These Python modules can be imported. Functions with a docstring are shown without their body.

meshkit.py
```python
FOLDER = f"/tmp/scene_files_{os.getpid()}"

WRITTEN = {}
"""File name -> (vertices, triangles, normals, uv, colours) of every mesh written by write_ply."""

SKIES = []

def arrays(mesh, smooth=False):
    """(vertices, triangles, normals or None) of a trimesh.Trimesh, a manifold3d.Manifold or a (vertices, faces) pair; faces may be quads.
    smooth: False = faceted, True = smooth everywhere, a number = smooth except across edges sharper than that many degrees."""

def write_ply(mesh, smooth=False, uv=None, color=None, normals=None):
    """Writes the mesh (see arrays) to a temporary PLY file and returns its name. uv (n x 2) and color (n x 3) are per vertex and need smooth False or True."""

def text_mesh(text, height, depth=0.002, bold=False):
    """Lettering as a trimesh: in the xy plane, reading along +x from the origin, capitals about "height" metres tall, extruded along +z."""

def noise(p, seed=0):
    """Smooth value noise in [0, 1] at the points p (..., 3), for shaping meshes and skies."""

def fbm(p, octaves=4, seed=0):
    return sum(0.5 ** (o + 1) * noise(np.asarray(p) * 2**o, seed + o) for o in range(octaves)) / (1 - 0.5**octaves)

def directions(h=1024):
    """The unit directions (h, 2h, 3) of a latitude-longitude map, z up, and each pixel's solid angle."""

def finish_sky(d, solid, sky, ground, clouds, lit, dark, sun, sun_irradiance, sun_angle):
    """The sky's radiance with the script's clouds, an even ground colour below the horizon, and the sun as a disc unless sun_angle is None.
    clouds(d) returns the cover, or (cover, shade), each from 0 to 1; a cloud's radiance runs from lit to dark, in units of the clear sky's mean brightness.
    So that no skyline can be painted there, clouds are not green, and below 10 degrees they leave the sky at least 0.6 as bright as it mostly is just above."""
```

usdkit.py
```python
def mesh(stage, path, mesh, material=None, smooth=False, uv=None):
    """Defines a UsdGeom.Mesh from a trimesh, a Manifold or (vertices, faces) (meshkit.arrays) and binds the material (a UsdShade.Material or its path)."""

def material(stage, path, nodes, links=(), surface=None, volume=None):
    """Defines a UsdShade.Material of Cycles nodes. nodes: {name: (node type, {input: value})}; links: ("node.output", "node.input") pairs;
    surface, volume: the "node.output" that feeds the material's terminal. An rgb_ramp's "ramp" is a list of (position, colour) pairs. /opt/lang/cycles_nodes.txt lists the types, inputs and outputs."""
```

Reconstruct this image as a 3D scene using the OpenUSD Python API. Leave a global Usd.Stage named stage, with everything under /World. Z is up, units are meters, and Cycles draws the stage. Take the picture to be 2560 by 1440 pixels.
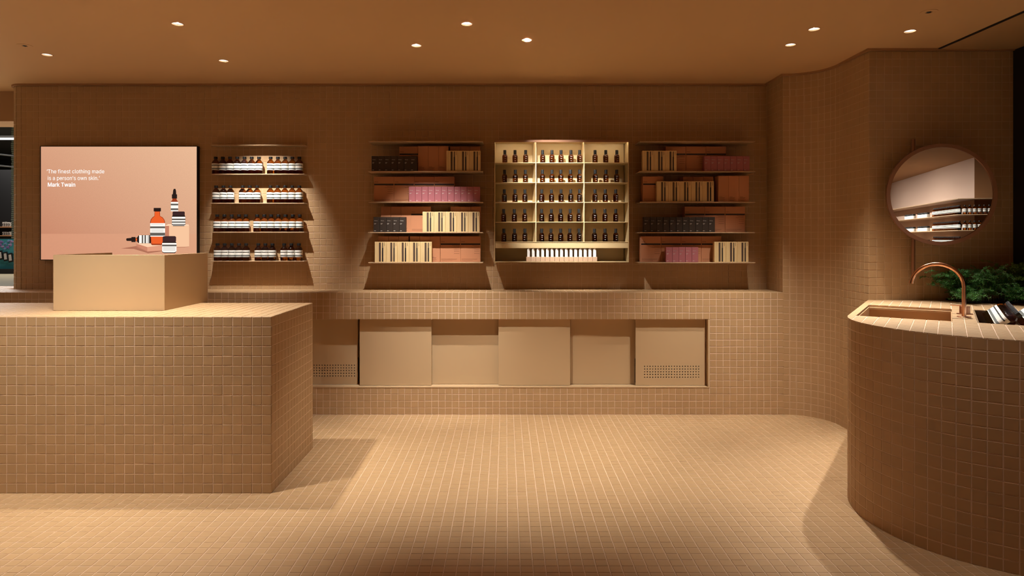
import math, random
import numpy as np
import trimesh
import shapely
from shapely.geometry import Polygon, box as sbox, Point
from shapely.ops import unary_union
import meshkit, usdkit
from pxr import Usd, UsdGeom, UsdLux, UsdShade, Gf, Sdf

rng = np.random.default_rng(7)
random.seed(7)
stage = Usd.Stage.CreateInMemory()
UsdGeom.SetStageUpAxis(stage, 'Z')
UsdGeom.SetStageMetersPerUnit(stage, 1.0)
UsdGeom.Xform.Define(stage, '/World')
UsdGeom.Scope.Define(stage, '/World/Looks')

# ------------------------------------------------------------------ camera, light, exposure
H, F, CX, CY = 1.298, 1615.0, 1264.0, 596.0          # eye height (m), focal length and principal point (px of 2560x1440)
cam = UsdGeom.Camera.Define(stage, '/World/camera')
cam.CreateHorizontalApertureAttr(36.0)
cam.CreateFocalLengthAttr(36.0 * F / 2560)
cam.CreateHorizontalApertureOffsetAttr((1280 - CX) / 2560 * 36)
cam.CreateVerticalApertureOffsetAttr((CY - 720) / 2560 * 36)
cam.CreateClippingRangeAttr(Gf.Vec2f(0.05, 200))
cam.CreateExposureAttr(0.18)
cam.AddTranslateOp().Set(Gf.Vec3d(0, 0, H))
cam.AddRotateXOp().Set(90.0)

CEIL = 2.508
WARM, NEUT = (1.0, 0.95, 0.85), (1.0, 0.97, 0.92)
# ceiling spots: x, y, aim point, strength, half cone (deg), softness, colour, where
SPOTS = [
    (-3.021, 4.257, (-3.0, 4.30, 0.9), 40, 30, 1., WARM, 'near the left end, above the picture'),
    (-1.851, 3.646, (-1.62, 3.58, 0.4), 360, 31, .8, WARM, 'above the tiled island'),
    (-1.921, 4.401, (-1.87, 5.06, 1.36), 430, 24, 1., NEUT, 'in front of the bottle rack'),
    (-0.560, 4.054, (-0.60, 4.86, 0.98), 430, 23, 1., NEUT, 'in front of the left carton shelves'),
    (-0.219, 3.646, (-0.12, 3.98, 0.0), 590, 34, .9, WARM, 'over the middle of the floor'),
    (0.129, 3.940, (0.45, 4.98, 1.52), 900, 20.5, 1., NEUT, 'in front of the lit cabinet'),
    (1.780, 4.037, (1.50, 4.78, 0.62), 190, 22, 1., WARM, 'closest to the curved wall'),
    (1.784, 3.736, (1.42, 3.92, 0.0), 450, 40, .9, WARM, 'over the floor beside the curved wall'),
    (2.361, 3.772, (2.34, 3.36, 0.9), 400, 31.5, .8, NEUT, 'above the tap and basin'),
    # the next row towards the entrance, outside the picture
    (-1.850, 2.860, (-2.05, 2.95, 0.0), 390, 38, .8, WARM, 'front row over the left aisle'),
    (-3.000, 2.400, (-2.7, 3.3, 0.6), 260, 34, .9, WARM, 'front row, farthest left'),
    (1.700, 2.300, (1.55, 2.75, 0.0), 110, 26, 1., WARM, 'front row beside the basin counter'),
    (-2.6, -3.5, (-2.6, -3.5, 0.0), 500, 50, 1., NEUT, 'rear of the shop, left'),
    (1.0, -3.5, (1.0, -3.5, 0.0), 400, 50, 1., NEUT, 'rear of the shop, middle'),
    (3.2, -1.6, (4.9, -2.6, 1.5), 800, 50, 1., NEUT, 'rear of the shop, facing the shelf corner'),
    (3.0, -4.2, (5.0, -4.3, 1.5), 1150, 55, 1., NEUT, 'rear of the shop, facing the long shelves'),
    (3.0, -6.2, (5.0, -6.2, 1.6), 700, 55, 1., NEUT, 'rear of the shop, far end'),
]
KLIGHT = 43.0
# unseen area lights added over the mall to brighten the open left side
for _i, (_x, _y, _z, _w, _h, _s) in enumerate(((-8.6, 3.0, 4.6, 3.0, 7.0, 2.0), (-8.0, 9.5, 4.6, 5.0, 3.5, 16.0), (-17.0, 24.0, 4.6, 8.0, 4.0, 3.0))):
    _l = UsdLux.RectLight.Define(stage, f'/World/mall_fill_{_i + 1:03d}')
    _l.CreateWidthAttr(_w); _l.CreateHeightAttr(_h); _l.CreateIntensityAttr(_s); _l.CreateColorAttr(Gf.Vec3f(1.0, .96, .92))
    _l.AddTranslateOp().Set(Gf.Vec3d(_x, _y, _z))


def X(px, y): return (px - CX) / F * y
def Zy(py, y): return H + (CY - py) / F * y

# ------------------------------------------------------------------ materials
def lin(c):
    c = np.asarray(c, float) / 255.0
    return tuple(np.where(c <= .04045, c / 12.92, ((c + .055) / 1.055) ** 2.4))

MATS = {}
def plain(name, col, rough=.5, metal=0., spec=.5, **kw):
    if name not in MATS:
        MATS[name] = usdkit.material(stage, f'/World/Looks/{name}', {'p': ('principled_bsdf', dict(base_color=col, roughness=rough, metallic=metal, specular_ior_level=spec, **kw))}, surface='p.BSDF')
    return MATS[name]

def emit(name, col, s=1.):
    if name not in MATS:
        MATS[name] = usdkit.material(stage, f'/World/Looks/{name}', {'e': ('emission', dict(color=col, strength=s))}, surface='e.emission')
    return MATS[name]

TILE = (.47, .295, .148)
def tile_material(name, k=1.0, islands=False, rough=.5):
    c0, c1 = [tuple(np.array(TILE) * k * f) for f in ((.97, 1.03) if islands else (.99, 1.01))]
    nodes = {'g': ('geometry', {}), 'n': ('noise_texture', dict(scale=45., detail=2.)), 'm': ('mix', dict(mix_type='mix', color1=c0, color2=c1)),
             'm2': ('mix', dict(mix_type='multiply', fac=.10, color2=(.5, .5, .5))), 'n2': ('noise_texture', dict(scale=260., detail=2.)),
             'b': ('bump', dict(strength=.12, distance=.001)), 'p': ('principled_bsdf', dict(roughness=rough, specular_ior_level=.35))}
    links = [('g.position', 'n.vector'), ('g.position', 'n2.vector'), ('n2.fac', 'b.height'), ('b.normal', 'p.normal'),
             ('m.color', 'm2.color1'), ('m2.color', 'p.base_color')]
    links.append(('g.random_per_island', 'm.fac') if islands else ('n.fac', 'm.fac'))
    MATS[name] = usdkit.material(stage, f'/World/Looks/{name}', nodes, links, surface='p.BSDF')
    return MATS[name]

M_TILES = [tile_material(f'tile_tone_{i}', k) for i, k in enumerate((.975, .992, 1.008, 1.025))]
M_FIELD = tile_material('tile_tones', 1.0, True)
M_GROUT = plain('grout', (.66, .475, .34), .85, spec=.2)

def brick_floor():
    nodes = {'g': ('geometry', {}), 'b': ('brick_texture', dict(offset=0., color1=TILE, color2=tuple(np.array(TILE) * .95), mortar=(.58, .39, .25), scale=1., mortar_size=.0012, brick_width=.05, row_height=.05)),
             'p': ('principled_bsdf', dict(roughness=.5, specular_ior_level=.35))}
    return usdkit.material(stage, '/World/Looks/far_tiles', nodes, [('g.position', 'b.vector'), ('b.color', 'p.base_color')], surface='p.BSDF')
M_GROUTW = plain('wall_grout', (.54, .36, .22), .85, spec=.2)
M_GROUTF = plain('floor_grout', (.60, .42, .29), .85, spec=.2)
M_FAR = brick_floor()

def painted(name, col, rough=.5, amount=.03, scale=30., spec=.35, bump=0.):
    c = np.array(col)
    nodes = {'g': ('geometry', {}), 'n': ('noise_texture', dict(scale=scale, detail=3.)), 'm': ('mix', dict(mix_type='mix', color1=tuple(c * (1 - amount)), color2=tuple(c * (1 + amount)))),
             'b': ('bump', dict(strength=bump, distance=.001)), 'p': ('principled_bsdf', dict(roughness=rough, specular_ior_level=spec))}
    MATS[name] = usdkit.material(stage, f'/World/Looks/{name}', nodes, [('g.position', 'n.vector'), ('n.fac', 'm.fac'), ('m.color', 'p.base_color'), ('n.fac', 'b.height'), ('b.normal', 'p.normal')], surface='p.BSDF')
    return MATS[name]

M_CEIL = painted('ceiling_paint', (.61, .38, .19), .75, .015, 3.)
M_TRIM = painted('trim_paint', (.40, .21, .10), .6, .02)
M_METAL = painted('beige_powder_coat', (.50, .345, .195), .45, .012, 400., bump=.05)
M_CAB = painted('cabinet_lacquer', (.52, .385, .20), .45, .012, 400., bump=.05)
M_SHELF = painted('shelf_powder_coat', (.46, .31, .18), .4, .012, 400.)
M_BASIN = painted('basin_coating', (.46, .28, .145), .4, .01)
M_BLACK = plain('black_paint', (.006, .005, .005), .6)
M_DARK = plain('dark_plastic', (.012, .011, .011), .35)
M_CAP = plain('black_cap', (.006, .006, .006), .38)
M_CAPG = plain('ribbed_cap', (.012, .012, .012), .3)
M_LABEL = painted('cream_label', (.80, .78, .71), .6, .01)
M_BAND = plain('label_black_band', (.02, .02, .018), .6)
M_BANDG = plain('label_grey_band', (.13, .14, .13), .6)
M_AMBER = plain('amber_glass', (.34, .10, .010), .07, transmission_weight=1.0, ior=1.46)
M_AMBER2 = plain('deep_amber_glass', (.12, .030, .005), .07, transmission_weight=1.0, ior=1.46)
M_COPPER = plain('brushed_copper', (.82, .45, .28), .19, 1.0)
M_COPPERD = plain('dull_copper', (.50, .25, .15), .38, 1.0)
M_MIRROR = plain('mirror_glass', (.93, .92, .90), .0, 1.0)
M_RIM = plain('bronze_rim', (.34, .17, .10), .42, .6)
M_CHROME = plain('lamp_reflector', (.45, .45, .44), .3)
M_LENS = emit('lamp_lens', (1., .97, .92), 14.)
M_WHITE = plain('white_ceramic', (.88, .87, .84), .35)
M_BLOCK = painted('pale_wood_block', (.55, .36, .23), .6, .05, 60.)
M_TERRA = painted('terracotta_card', (.50, .215, .105), .65, .02, 200.)
M_BLACKC = plain('black_card', (.026, .015, .009), .55)
M_MAG = plain('magenta_card', (.34, .10, .115), .55)
M_INKW = plain('white_ink', (.52, .48, .44), .6)
M_INKB = plain('brown_ink', (.07, .018, .010), .6)
M_INKK = plain('black_ink', (.012, .008, .007), .55)
M_PINKEDGE = plain('light_ink', (.70, .40, .36), .6)
M_SOIL = plain('soil', (.02, .013, .008), .9)
M_STEM = plain('green_stem', (.06, .075, .03), .6)
def leaf_mat(name, col):
    nodes = {'d': ('principled_bsdf', dict(base_color=col, roughness=.55, specular_ior_level=.3)), 't': ('translucent_bsdf', dict(color=tuple(np.array(col) * 1.3))), 'm': ('mix_closure', dict(fac=.25))}
    MATS[name] = usdkit.material(stage, f'/World/Looks/{name}', nodes, [('d.BSDF', 'm.closure1'), ('t.BSDF', 'm.closure2')], surface='m.closure')
    return MATS[name]
M_LEAVES = [leaf_mat('needle_green', (.06, .21, .045)), leaf_mat('needle_yellow_green', (.15, .28, .05)), leaf_mat('needle_blue_green', (.07, .21, .045))]
def wood_stripe():
    nodes = {'t': ('texture_coordinate', {}), 'mp': ('mapping', dict(scale=(1., .02, .02))), 'w': ('noise_texture', dict(scale=420., detail=1.)),
             'r': ('rgb_ramp', dict(ramp=[(0., (.60, .40, .17)), (.45, (.68, .48, .23)), (.60, (.70, .52, .27)), (1., (.50, .32, .13))])),
             'p': ('principled_bsdf', dict(roughness=.6, specular_ior_level=.3))}
    return usdkit.material(stage, '/World/Looks/cream_striped_card', nodes, [('t.object', 'mp.vector'), ('mp.vector', 'w.vector'), ('w.fac', 'r.fac'), ('r.color', 'p.base_color')], surface='p.BSDF')
M_CREAM = wood_stripe()
M_STRIPE = plain('brown_stripe_ink', (.075, .042, .026), .6)

# ------------------------------------------------------------------ prim helpers
_used = {}
def numbered(parent, name):
    k = (parent, name); n = _used.get(k, 0); _used[k] = n + 1
    return name if n == 0 else f'{name}_{n:03d}'

def path_of(parent): return '/World' if parent is None else str(parent.GetPath())

def tag(prim, label=None, cat=None, group=None, kind=None):
    for k, v in (('label', label), ('category', cat), ('group', group), ('kind', kind)):
        if v: prim.SetCustomDataByKey(k, v)
    return prim

def obj(name, mesh, mat, parent=None, smooth=False, **kw):
    pp = path_of(parent)
    p = usdkit.mesh(stage, f'{pp}/{numbered(pp, name)}', mesh, mat, smooth=smooth).GetPrim()
    return tag(p, **kw)

def thing(name, label, cat, loc=(0, 0, 0), rotz=0., group=None, rot=None):
    x = UsdGeom.Xform.Define(stage, '/World/' + numbered('/World', name))
    x.AddTranslateOp().Set(Gf.Vec3d(*map(float, loc)))
    if rot is not None: x.AddOrientOp().Set(Gf.Quatf(rot.GetQuat()))
    else: x.AddRotateZOp().Set(float(rotz))
    return tag(x.GetPrim(), label, cat, group)

def dup(root, label, loc, rotz=0., group=None, rot=None, name=None):
    was = root.GetCustomData()
    r = thing(name or root.GetName(), label, was['category'], loc, rotz, group or was.get('group'), rot)
    r.GetReferences().AddInternalReference(root.GetPath()); r.SetInstanceable(True)
    return r

def struct(name, mesh=None, mat=None, smooth=False):
    if mesh is None:
        return tag(UsdGeom.Xform.Define(stage, '/World/' + numbered('/World', name)).GetPrim(), kind='structure')
    return obj(name, mesh, mat, smooth=smooth, kind='structure')

def bx(x0, x1, y0, y1, z0, z1):
    m = trimesh.creation.box([x1 - x0, y1 - y0, z1 - z0]); m.apply_translation([(x0 + x1) / 2, (y0 + y1) / 2, (z0 + z1) / 2]); return m

def cbx(x0, x1, y0, y1, z0, z1, c=.0015):
    """A box with chamfered edges."""
    e = np.array([x1 - x0, y1 - y0, z1 - z0]) / 2; c = min(c, e.min() * .45); pts = []
    for s in np.ndindex(2, 2, 2):
        s = np.array(s) * 2 - 1
        for k in range(3):
            q = e - c; q[k] = e[k]; pts.append(s * q)
    m = trimesh.convex.convex_hull(np.array(pts)); m.apply_translation([(x0 + x1) / 2, (y0 + y1) / 2, (z0 + z1) / 2]); return m

def cat_(*ms): return trimesh.util.concatenate([m for m in ms])

def ext(poly, z0, z1):
    parts = [trimesh.creation.extrude_polygon(g, z1 - z0, engine='earcut') for g in getattr(poly, 'geoms', [poly]) if g.area > 1e-9]
    m = cat_(*parts); m.apply_translation([0, 0, z0]); return m

def lathe(prof, n=24):
    return trimesh.creation.revolve(np.array(prof, float), sections=n)

def tube(pts, r, n=12, r2=None):
    pts = np.asarray(pts, float); t = np.gradient(pts, axis=0); t /= np.linalg.norm(t, axis=1)[:, None]
    up = np.array([0, 0, 1.]) if abs(t[0, 2]) < .9 else np.array([1., 0, 0]); rings = []
    u = np.cross(up, t[0]); u /= np.linalg.norm(u)
    R = np.linspace(r, r if r2 is None else r2, len(pts))
    for p, d, rr in zip(pts, t, R):
        u = u - d * (u @ d); u /= np.linalg.norm(u); w = np.cross(d, u)
        a = np.linspace(0, 2 * np.pi, n, endpoint=False)
        rings.append(p + rr * (np.cos(a)[:, None] * u + np.sin(a)[:, None] * w))
    v = np.vstack(rings + [pts[:1], pts[-1:]]); f = []
    k = len(pts)
    for i in range(k - 1):
        for j in range(n):
            a, b = i * n + j, i * n + (j + 1) % n
            f += [[a, b, b + n], [a, b + n, a + n]]
    for j in range(n):
        f += [[k * n, (j + 1) % n, j], [k * n + 1, (k - 1) * n + j, (k - 1) * n + (j + 1) % n]]
    return trimesh.Trimesh(v, np.array(f), process=False)

ORD = ['first', 'second', 'third', 'fourth', 'fifth', 'sixth', 'seventh', 'eighth', 'ninth', 'tenth', 'eleventh', 'twelfth', 'thirteenth', 'fourteenth', 'fifteenth', 'sixteenth', 'seventeenth', 'eighteenth', 'nineteenth', 'twentieth']

# ------------------------------------------------------------------ tiles: each a bevelled piece proud of the grout
P = .05
T_FACES = []
for a, b in ((0, 4), (4, 8)):
    for k in range(4):
        j = (k + 1) % 4; T_FACES += [[a + k, a + j, b + j], [a + k, b + j, b + k]]
T_FACES += [[8, 9, 10], [8, 10, 11]]
T_FACES = np.array(T_FACES)

def tile_verts(O, U, V, w, h, t=.0015, c=.0012, g=.0042, jit=1.):
    """O: centres on the grout plane; U, V: unit axes with U x V outwards; w, h: pitch."""
    n = len(O); U, V = np.broadcast_to(U, (n, 3)), np.broadcast_to(V, (n, 3)); N = np.cross(U, V)
    w, h = np.broadcast_to(w, n).astype(float), np.broadcast_to(h, n).astype(float)
    du, dv = rng.normal(0, .0003, (2, n)) * jit
    tilt = rng.normal(0, .0018, (2, n)) * jit
    lift = t + np.clip(rng.normal(0, .00018, n), -.0004, .0004) * jit
    hw, hh = w / 2 - g / 2, h / 2 - g / 2
    S = np.array([[-1, -1], [1, -1], [1, 1], [-1, 1]], float)
    out = np.empty((n, 12, 3))
    for ring, (z, ins) in enumerate(((-1., 0.), (1., 0.), (2., c))):
        for k, (sx, sy) in enumerate(S):
            x, y = sx * (hw - ins), sy * (hh - ins)
            d = 0 if z < 0 else lift - (c * .8 if z == 1. else 0) + x * tilt[0] + y * tilt[1]
            out[:, ring * 4 + k] = O + (x + du)[:, None] * U + (y + dv)[:, None] * V + (np.broadcast_to(d, n))[:, None] * N
    return out

def proj(p):
    y = np.maximum(p[..., 1], 1e-3)
    return np.stack([CX + F * p[..., 0] / y, CY - F * (p[..., 2] - H) / y], -1)

def put_tiles(parent, verts, hidden=None, extra=None, most=300):
    """The tiles that show largest become parts of their own; the rest is one part."""
    q = proj(verts[:, 8:12]); c = q.mean(1)
    area = .5 * np.abs(sum(q[:, k, 0] * q[:, (k + 1) % 4, 1] - q[:, (k + 1) % 4, 0] * q[:, k, 1] for k in range(4)))
    score = np.where((c[:, 0] > 4) & (c[:, 0] < 2556) & (c[:, 1] > 4) & (c[:, 1] < 1436) & (verts[:, 8, 1] > .5), area, 0)
    if hidden is not None: score = np.where(hidden(c[:, 0], c[:, 1], verts[:, 8:12].mean(1)), 0, score)
    order = np.argsort(-score, kind='stable'); own = order[:most][score[order[:most]] > 20]
    for i in own:
        obj('tile', (verts[i], T_FACES), M_TILES[rng.integers(4)], parent)
    rest = np.setdiff1d(np.arange(len(verts)), own)
    if len(rest) or extra:
        v = verts[rest].reshape(-1, 3); f = (np.arange(len(rest))[:, None, None] * 12 + T_FACES).reshape(-1, 3)
        if extra:
            for e in extra:
                f = np.vstack([f, np.array(e.faces) + len(v)]); v = np.vstack([v, e.vertices])
        obj('tile_field', (v, f), M_FIELD, parent, kind='stuff')

def grid(o, U, V, nu, nv, pu=P, pv=P, keep=None):
    """Centres of nu x nv tiles from the corner o."""
    i, j = np.meshgrid(np.arange(nu), np.arange(nv), indexing='ij'); i, j = i.ravel(), j.ravel()
    c = np.asarray(o, float) + ((i + .5) * pu)[:, None] * np.asarray(U, float) + ((j + .5) * pv)[:, None] * np.asarray(V, float)
    return c if keep is None else c[keep(c)]

EX, EY, EZ = np.eye(3)
T = .0015

# ------------------------------------------------------------------ floor
floor = struct('floor')
obj('grout_bed', bx(-4.7, 3.5, .9, 5.42, -.08, -T), M_GROUTF, floor)
fx = math.floor((-4.6 - .008) / P) * P + .008
nx = int((2.42 - fx) / P)
fy0 = 2.509 - 30 * P
ny = 45 + 30
c = grid((fx, fy0, -T), EX, EY, nx, ny)
c = c[~((c[:, 0] < -1.24) & (c[:, 1] > 3.34) & (c[:, 1] < 3.94) & (c[:, 0] > -3.4))]
def hide_floor(px, py, w): return (px > 2110) | ((px < 690) & (py < 1236)) | (px < 781) & (w[:, 1] > 3.3) & (w[:, 0] < -1.2)
put_tiles(floor, tile_verts(c, EX, EY, P, P), hide_floor)
struct('floor_rear', bx(-5.3, 7.5, -7.6, .9, -.08, 0), M_FAR)
struct('floor_left', bx(-5.3, -4.7, .9, 5.42, -.08, 0), M_FAR)
struct('floor_right', bx(3.5, 7.5, .9, 5.42, -.08, 0), M_FAR)

# ------------------------------------------------------------------ ceiling with real holes for the lamps
holes = unary_union([Point(s[0], s[1]).buffer(.0335, 12) for s in SPOTS])
slab = sbox(-5.3, -7.6, 2.753, 5.33).difference(holes)
struct('ceiling', ext(slab, CEIL, CEIL + .1), M_CEIL)
struct('ceiling_right', ext(sbox(2.77, -7.6, 7.5, 4.35).difference(holes), CEIL - .006, CEIL + .1), painted('ceiling_paint_shaded', (.42, .25, .12), .75, .015, 3.))  # same ceiling paint, with the shade on this panel put into its colour
struct('slot_shade_1', bx(2.7535, 2.7695, -7.6, 4.12, CEIL - .005, CEIL + .05), M_BLACK)     # black strip standing in for the shade in the slot between the ceilings

# ------------------------------------------------------------------ back wall with rounded left end
YB, XL, RC = 5.063, -3.795, .12
wall_back = struct('wall_back')
arc = [(XL - (RC - T) * math.sin(a), YB + RC - (RC - T) * math.cos(a)) for a in np.linspace(0, math.pi / 2, 10)]
core = Polygon([(2.4, 5.35), (2.4, YB + T), ] + arc + [(XL - RC + T, 5.75), (XL + .1, 5.75), (XL + .1, 5.35)])
obj('grout_core', ext(core, 0, 2.494), M_GROUTW, wall_back)
nb = int((2.045 - XL) / P); wz = 32
c = grid((2.045 - nb * P, YB + T, .894), EX, EZ, nb, wz)
pw = 2.045 - nb * P - XL
vt = [tile_verts(c, EX, EZ, P, P), tile_verts(grid((XL, YB + T, .894), EX, EZ, 1, wz, pw), EX, EZ, pw, P)]
for k in range(4):                                                        # the rounded end
    a = (k + .5) * math.pi / 2 / 4; n = np.array([-math.sin(a), -math.cos(a), 0]); u = np.array([math.cos(a), -math.sin(a), 0]) 
    o = np.array([XL, YB + RC, .894]) + n * (RC - T - .0004)
    vt.append(tile_verts(np.array([o + EZ * (j + .5) * P for j in range(wz)]), u, EZ, .0468, P))
c = grid((XL - RC + T, YB + RC + 11 * P, .894), -EY, EZ, 11, wz)
vt.append(tile_verts(c, -EY, EZ, P, P))
def hide_back(px, py, w):
    return ((px > 98) & (px < 500) & (py > 360)) | ((px > 525) & (px < 765) & (py > 355) & (py < 660)) | ((px > 918) & (px < 1212) & (py > 345) & (py < 660)) | ((px > 1232) & (px < 1576) & (py > 345) & (py < 660)) | ((px > 1590) & (px < 1890) & (py > 345) & (py < 660)) | (px > 1915)
put_tiles(wall_back, np.vstack(vt), hide_back)

# curved wall on the right
wall_right = struct('wall_right')
CR, RR, YF = (2.045, 4.489), .275, 4.764
arc = [(CR[0] + (RR + T) * math.sin(a), CR[1] + (RR + T) * math.cos(a)) for a in np.linspace(0, math.pi / 2, 14)]
core = Polygon([(2.045 + T, 5.34), (2.045 + T, YF + T)] + arc + [(2.32 + T, 4.126 + T), (2.75, 4.126 + T), (2.75, 5.34)])
obj('grout_core', ext(core, 0, 2.494), M_GROUTW, wall_right)
vt = [tile_verts(grid((2.045 + T, 5.064, .9), -EY, EZ, 6, 32), -EY, EZ, P, P)]
wr = []
for k in range(9):
    a = (k + .5) * math.pi / 2 / 9; n = -np.array([math.sin(a), math.cos(a), 0]); u = np.array([math.cos(a), -math.sin(a), 0])
    o = np.array([CR[0], CR[1], 0]) - n * (RR + T + .0002)
    wr.append(tile_verts(np.array([o + EZ * (j + .5) * P - EZ * .006 for j in range(50)]), u, EZ, .0481, P))
wr.append(tile_verts(grid((2.32 + T, 4.489, -.006), -EY, EZ, 7, 50, .363 / 7), -EY, EZ, .363 / 7, P))
put_tiles(wall_right, np.vstack(vt + wr), lambda px, py, w: (py > 790) & (px > 2112))

# end wall behind basin and mirror
wall_end = struct('wall_end')
obj('grout_core', bx(2.7505, 3.242, 4.126 + T, 4.31, 0, 2.494), M_GROUTW, wall_end)
c = grid((2.32, 4.126 + T, .894), EX, EZ, 18, 32)
vt = [tile_verts(c, EX, EZ, P, P), tile_verts(grid((3.22, 4.126 + T, .894), EX, EZ, 1, 32, .025), EX, EZ, .025, P)]
put_tiles(wall_end, np.vstack(vt), lambda px, py, w: ((px - 2352) / 135) ** 2 + ((py - 486) / 124) ** 2 < 1)

# shadow-gap trim where walls meet the ceiling
def offset_strip(pts, d0, d1, z0, z1):
    ls = shapely.LineString(pts)
    return ext(ls.buffer(d1, cap_style='flat', join_style='mitre', single_sided=True), z0, z1)
pth = [(XL - RC, 5.75), (XL - RC, YB + RC)] + [(XL - RC * math.sin(a), YB + RC - RC * math.cos(a)) for a in np.linspace(math.pi / 2, 0, 10)][1:] + [(2.045, YB), (2.045, YF)] \
    + [(CR[0] + RR * math.sin(a), CR[1] + RR * math.cos(a)) for a in np.linspace(0, math.pi / 2, 12)][1:] + [(2.32, 4.126), (3.242, 4.126)]
struct('trim_2', offset_strip(pth, 0, -.016, 2.495, CEIL), M_TRIM)

# left end: beam over the opening, dark pier on the right
struct('wall_left', bx(-5.3, XL - RC - .002, 5.31, 5.59, 2.261, CEIL + .1), painted('beam_paint', (.42, .25, .13), .7, .02))
struct('wall_pier', cbx(3.242, 3.42, 3.68, 4.31, 0, CEIL - .006, .004), M_BLACK)

# ------------------------------------------------------------------ back counter
bc = thing('back_counter', 'long beige tiled counter built along the back wall under the shelves', 'counter')
XO0, XO1, ZO0, ZO1 = -1.86, 1.505, .2, .7
XC0 = -4.55
obj('core', cat_(bx(XC0 + T, 2.044, YF + T, 5.0605, ZO1 + .001, .9 - T), bx(XC0 + T, 2.044, YF + T, 5.0605, 0, ZO0 - .004), bx(XC0 + T, XO0, YF + T, 5.0605, ZO0 - .004, ZO1 + .001),
                 bx(XO1, 2.044, YF + T, 5.0605, ZO0 - .004, ZO1 + .001), bx(XO0, XO1, 4.93, 5.0605, ZO0 - .004, ZO1 + .001)), M_GROUT, bc)
br = thing('side_counter', 'end of the tiled counter reaching past the rounded wall end', 'counter')
obj('core', bx(XC0 + T, XL - RC - .004, 5.065, 5.40 - T, 0, .9 - T), M_GROUT, br)
n_c = int((2.045 - XC0) / P)
x0 = XO1 - int((XO1 - XC0) / P) * P
nc = int(round((2.055 - x0) / P))
c = grid((x0, YF + T, 0), EX, EZ, nc, 18)
c = c[~((c[:, 0] > XO0) & (c[:, 0] < XO1) & (c[:, 2] > ZO0) & (c[:, 2] < ZO1))]
vt = [tile_verts(c, EX, EZ, P, P)]
c = grid((x0, YF, .9 - T), EX, EY, nc, 6, P, .0494)
c = c[c[:, 0] < 2.03]
vt.append(tile_verts(c, EX, EY, P, .0494))
c = grid((x0, YF + 6 * P + .002, .9 - T), EX, EY, int((XL - RC - x0) / P), 6)
put_tiles(br, tile_verts(c, EX, EY, P, P))
put_tiles(bc, np.vstack(vt), lambda px, py, w: (px < 785) & (py > 740) | (w[:, 2] > .895))

# cupboard with sliding doors set into the counter
cup = thing('sliding_door_cupboard', 'low cupboard with six plain beige sliding doors set into the tiled back counter', 'cupboard')
obj('frame', cat_(bx(XO0, XO1 - .001, 4.762, 4.93, ZO0 - .003, ZO0 + .004), bx(XO1 - .013, XO1 - .001, 4.762, 4.93, ZO0 + .004, ZO1), bx(XO0, XO0 + .012, 4.762, 4.93, ZO0 + .004, ZO1),
                  bx(XO0 + .012, XO1 - .013, 4.90, 4.929, ZO0 + .004, ZO1)), M_METAL, cup)
def perforated(x0, x1, y0, cx0, cz0, nxh, nzh, pit, r=.0042):
    poly = sbox(x0, ZO0 + .006, x1, ZO1 - .003)
    poly = poly.difference(unary_union([Point(cx0 + i * pit, cz0 - j * pit).buffer(r, 2) for i in range(nxh) for j in range(nzh)]))
    m = ext(poly, 0, .006); m.apply_transform(np.array([[1, 0, 0, 0], [0, 0, -1, y0 + .006], [0, 1, 0, 0], [0, 0, 0, 1.]])); return m
YD1, YD2 = 4.803, 4.845
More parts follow.
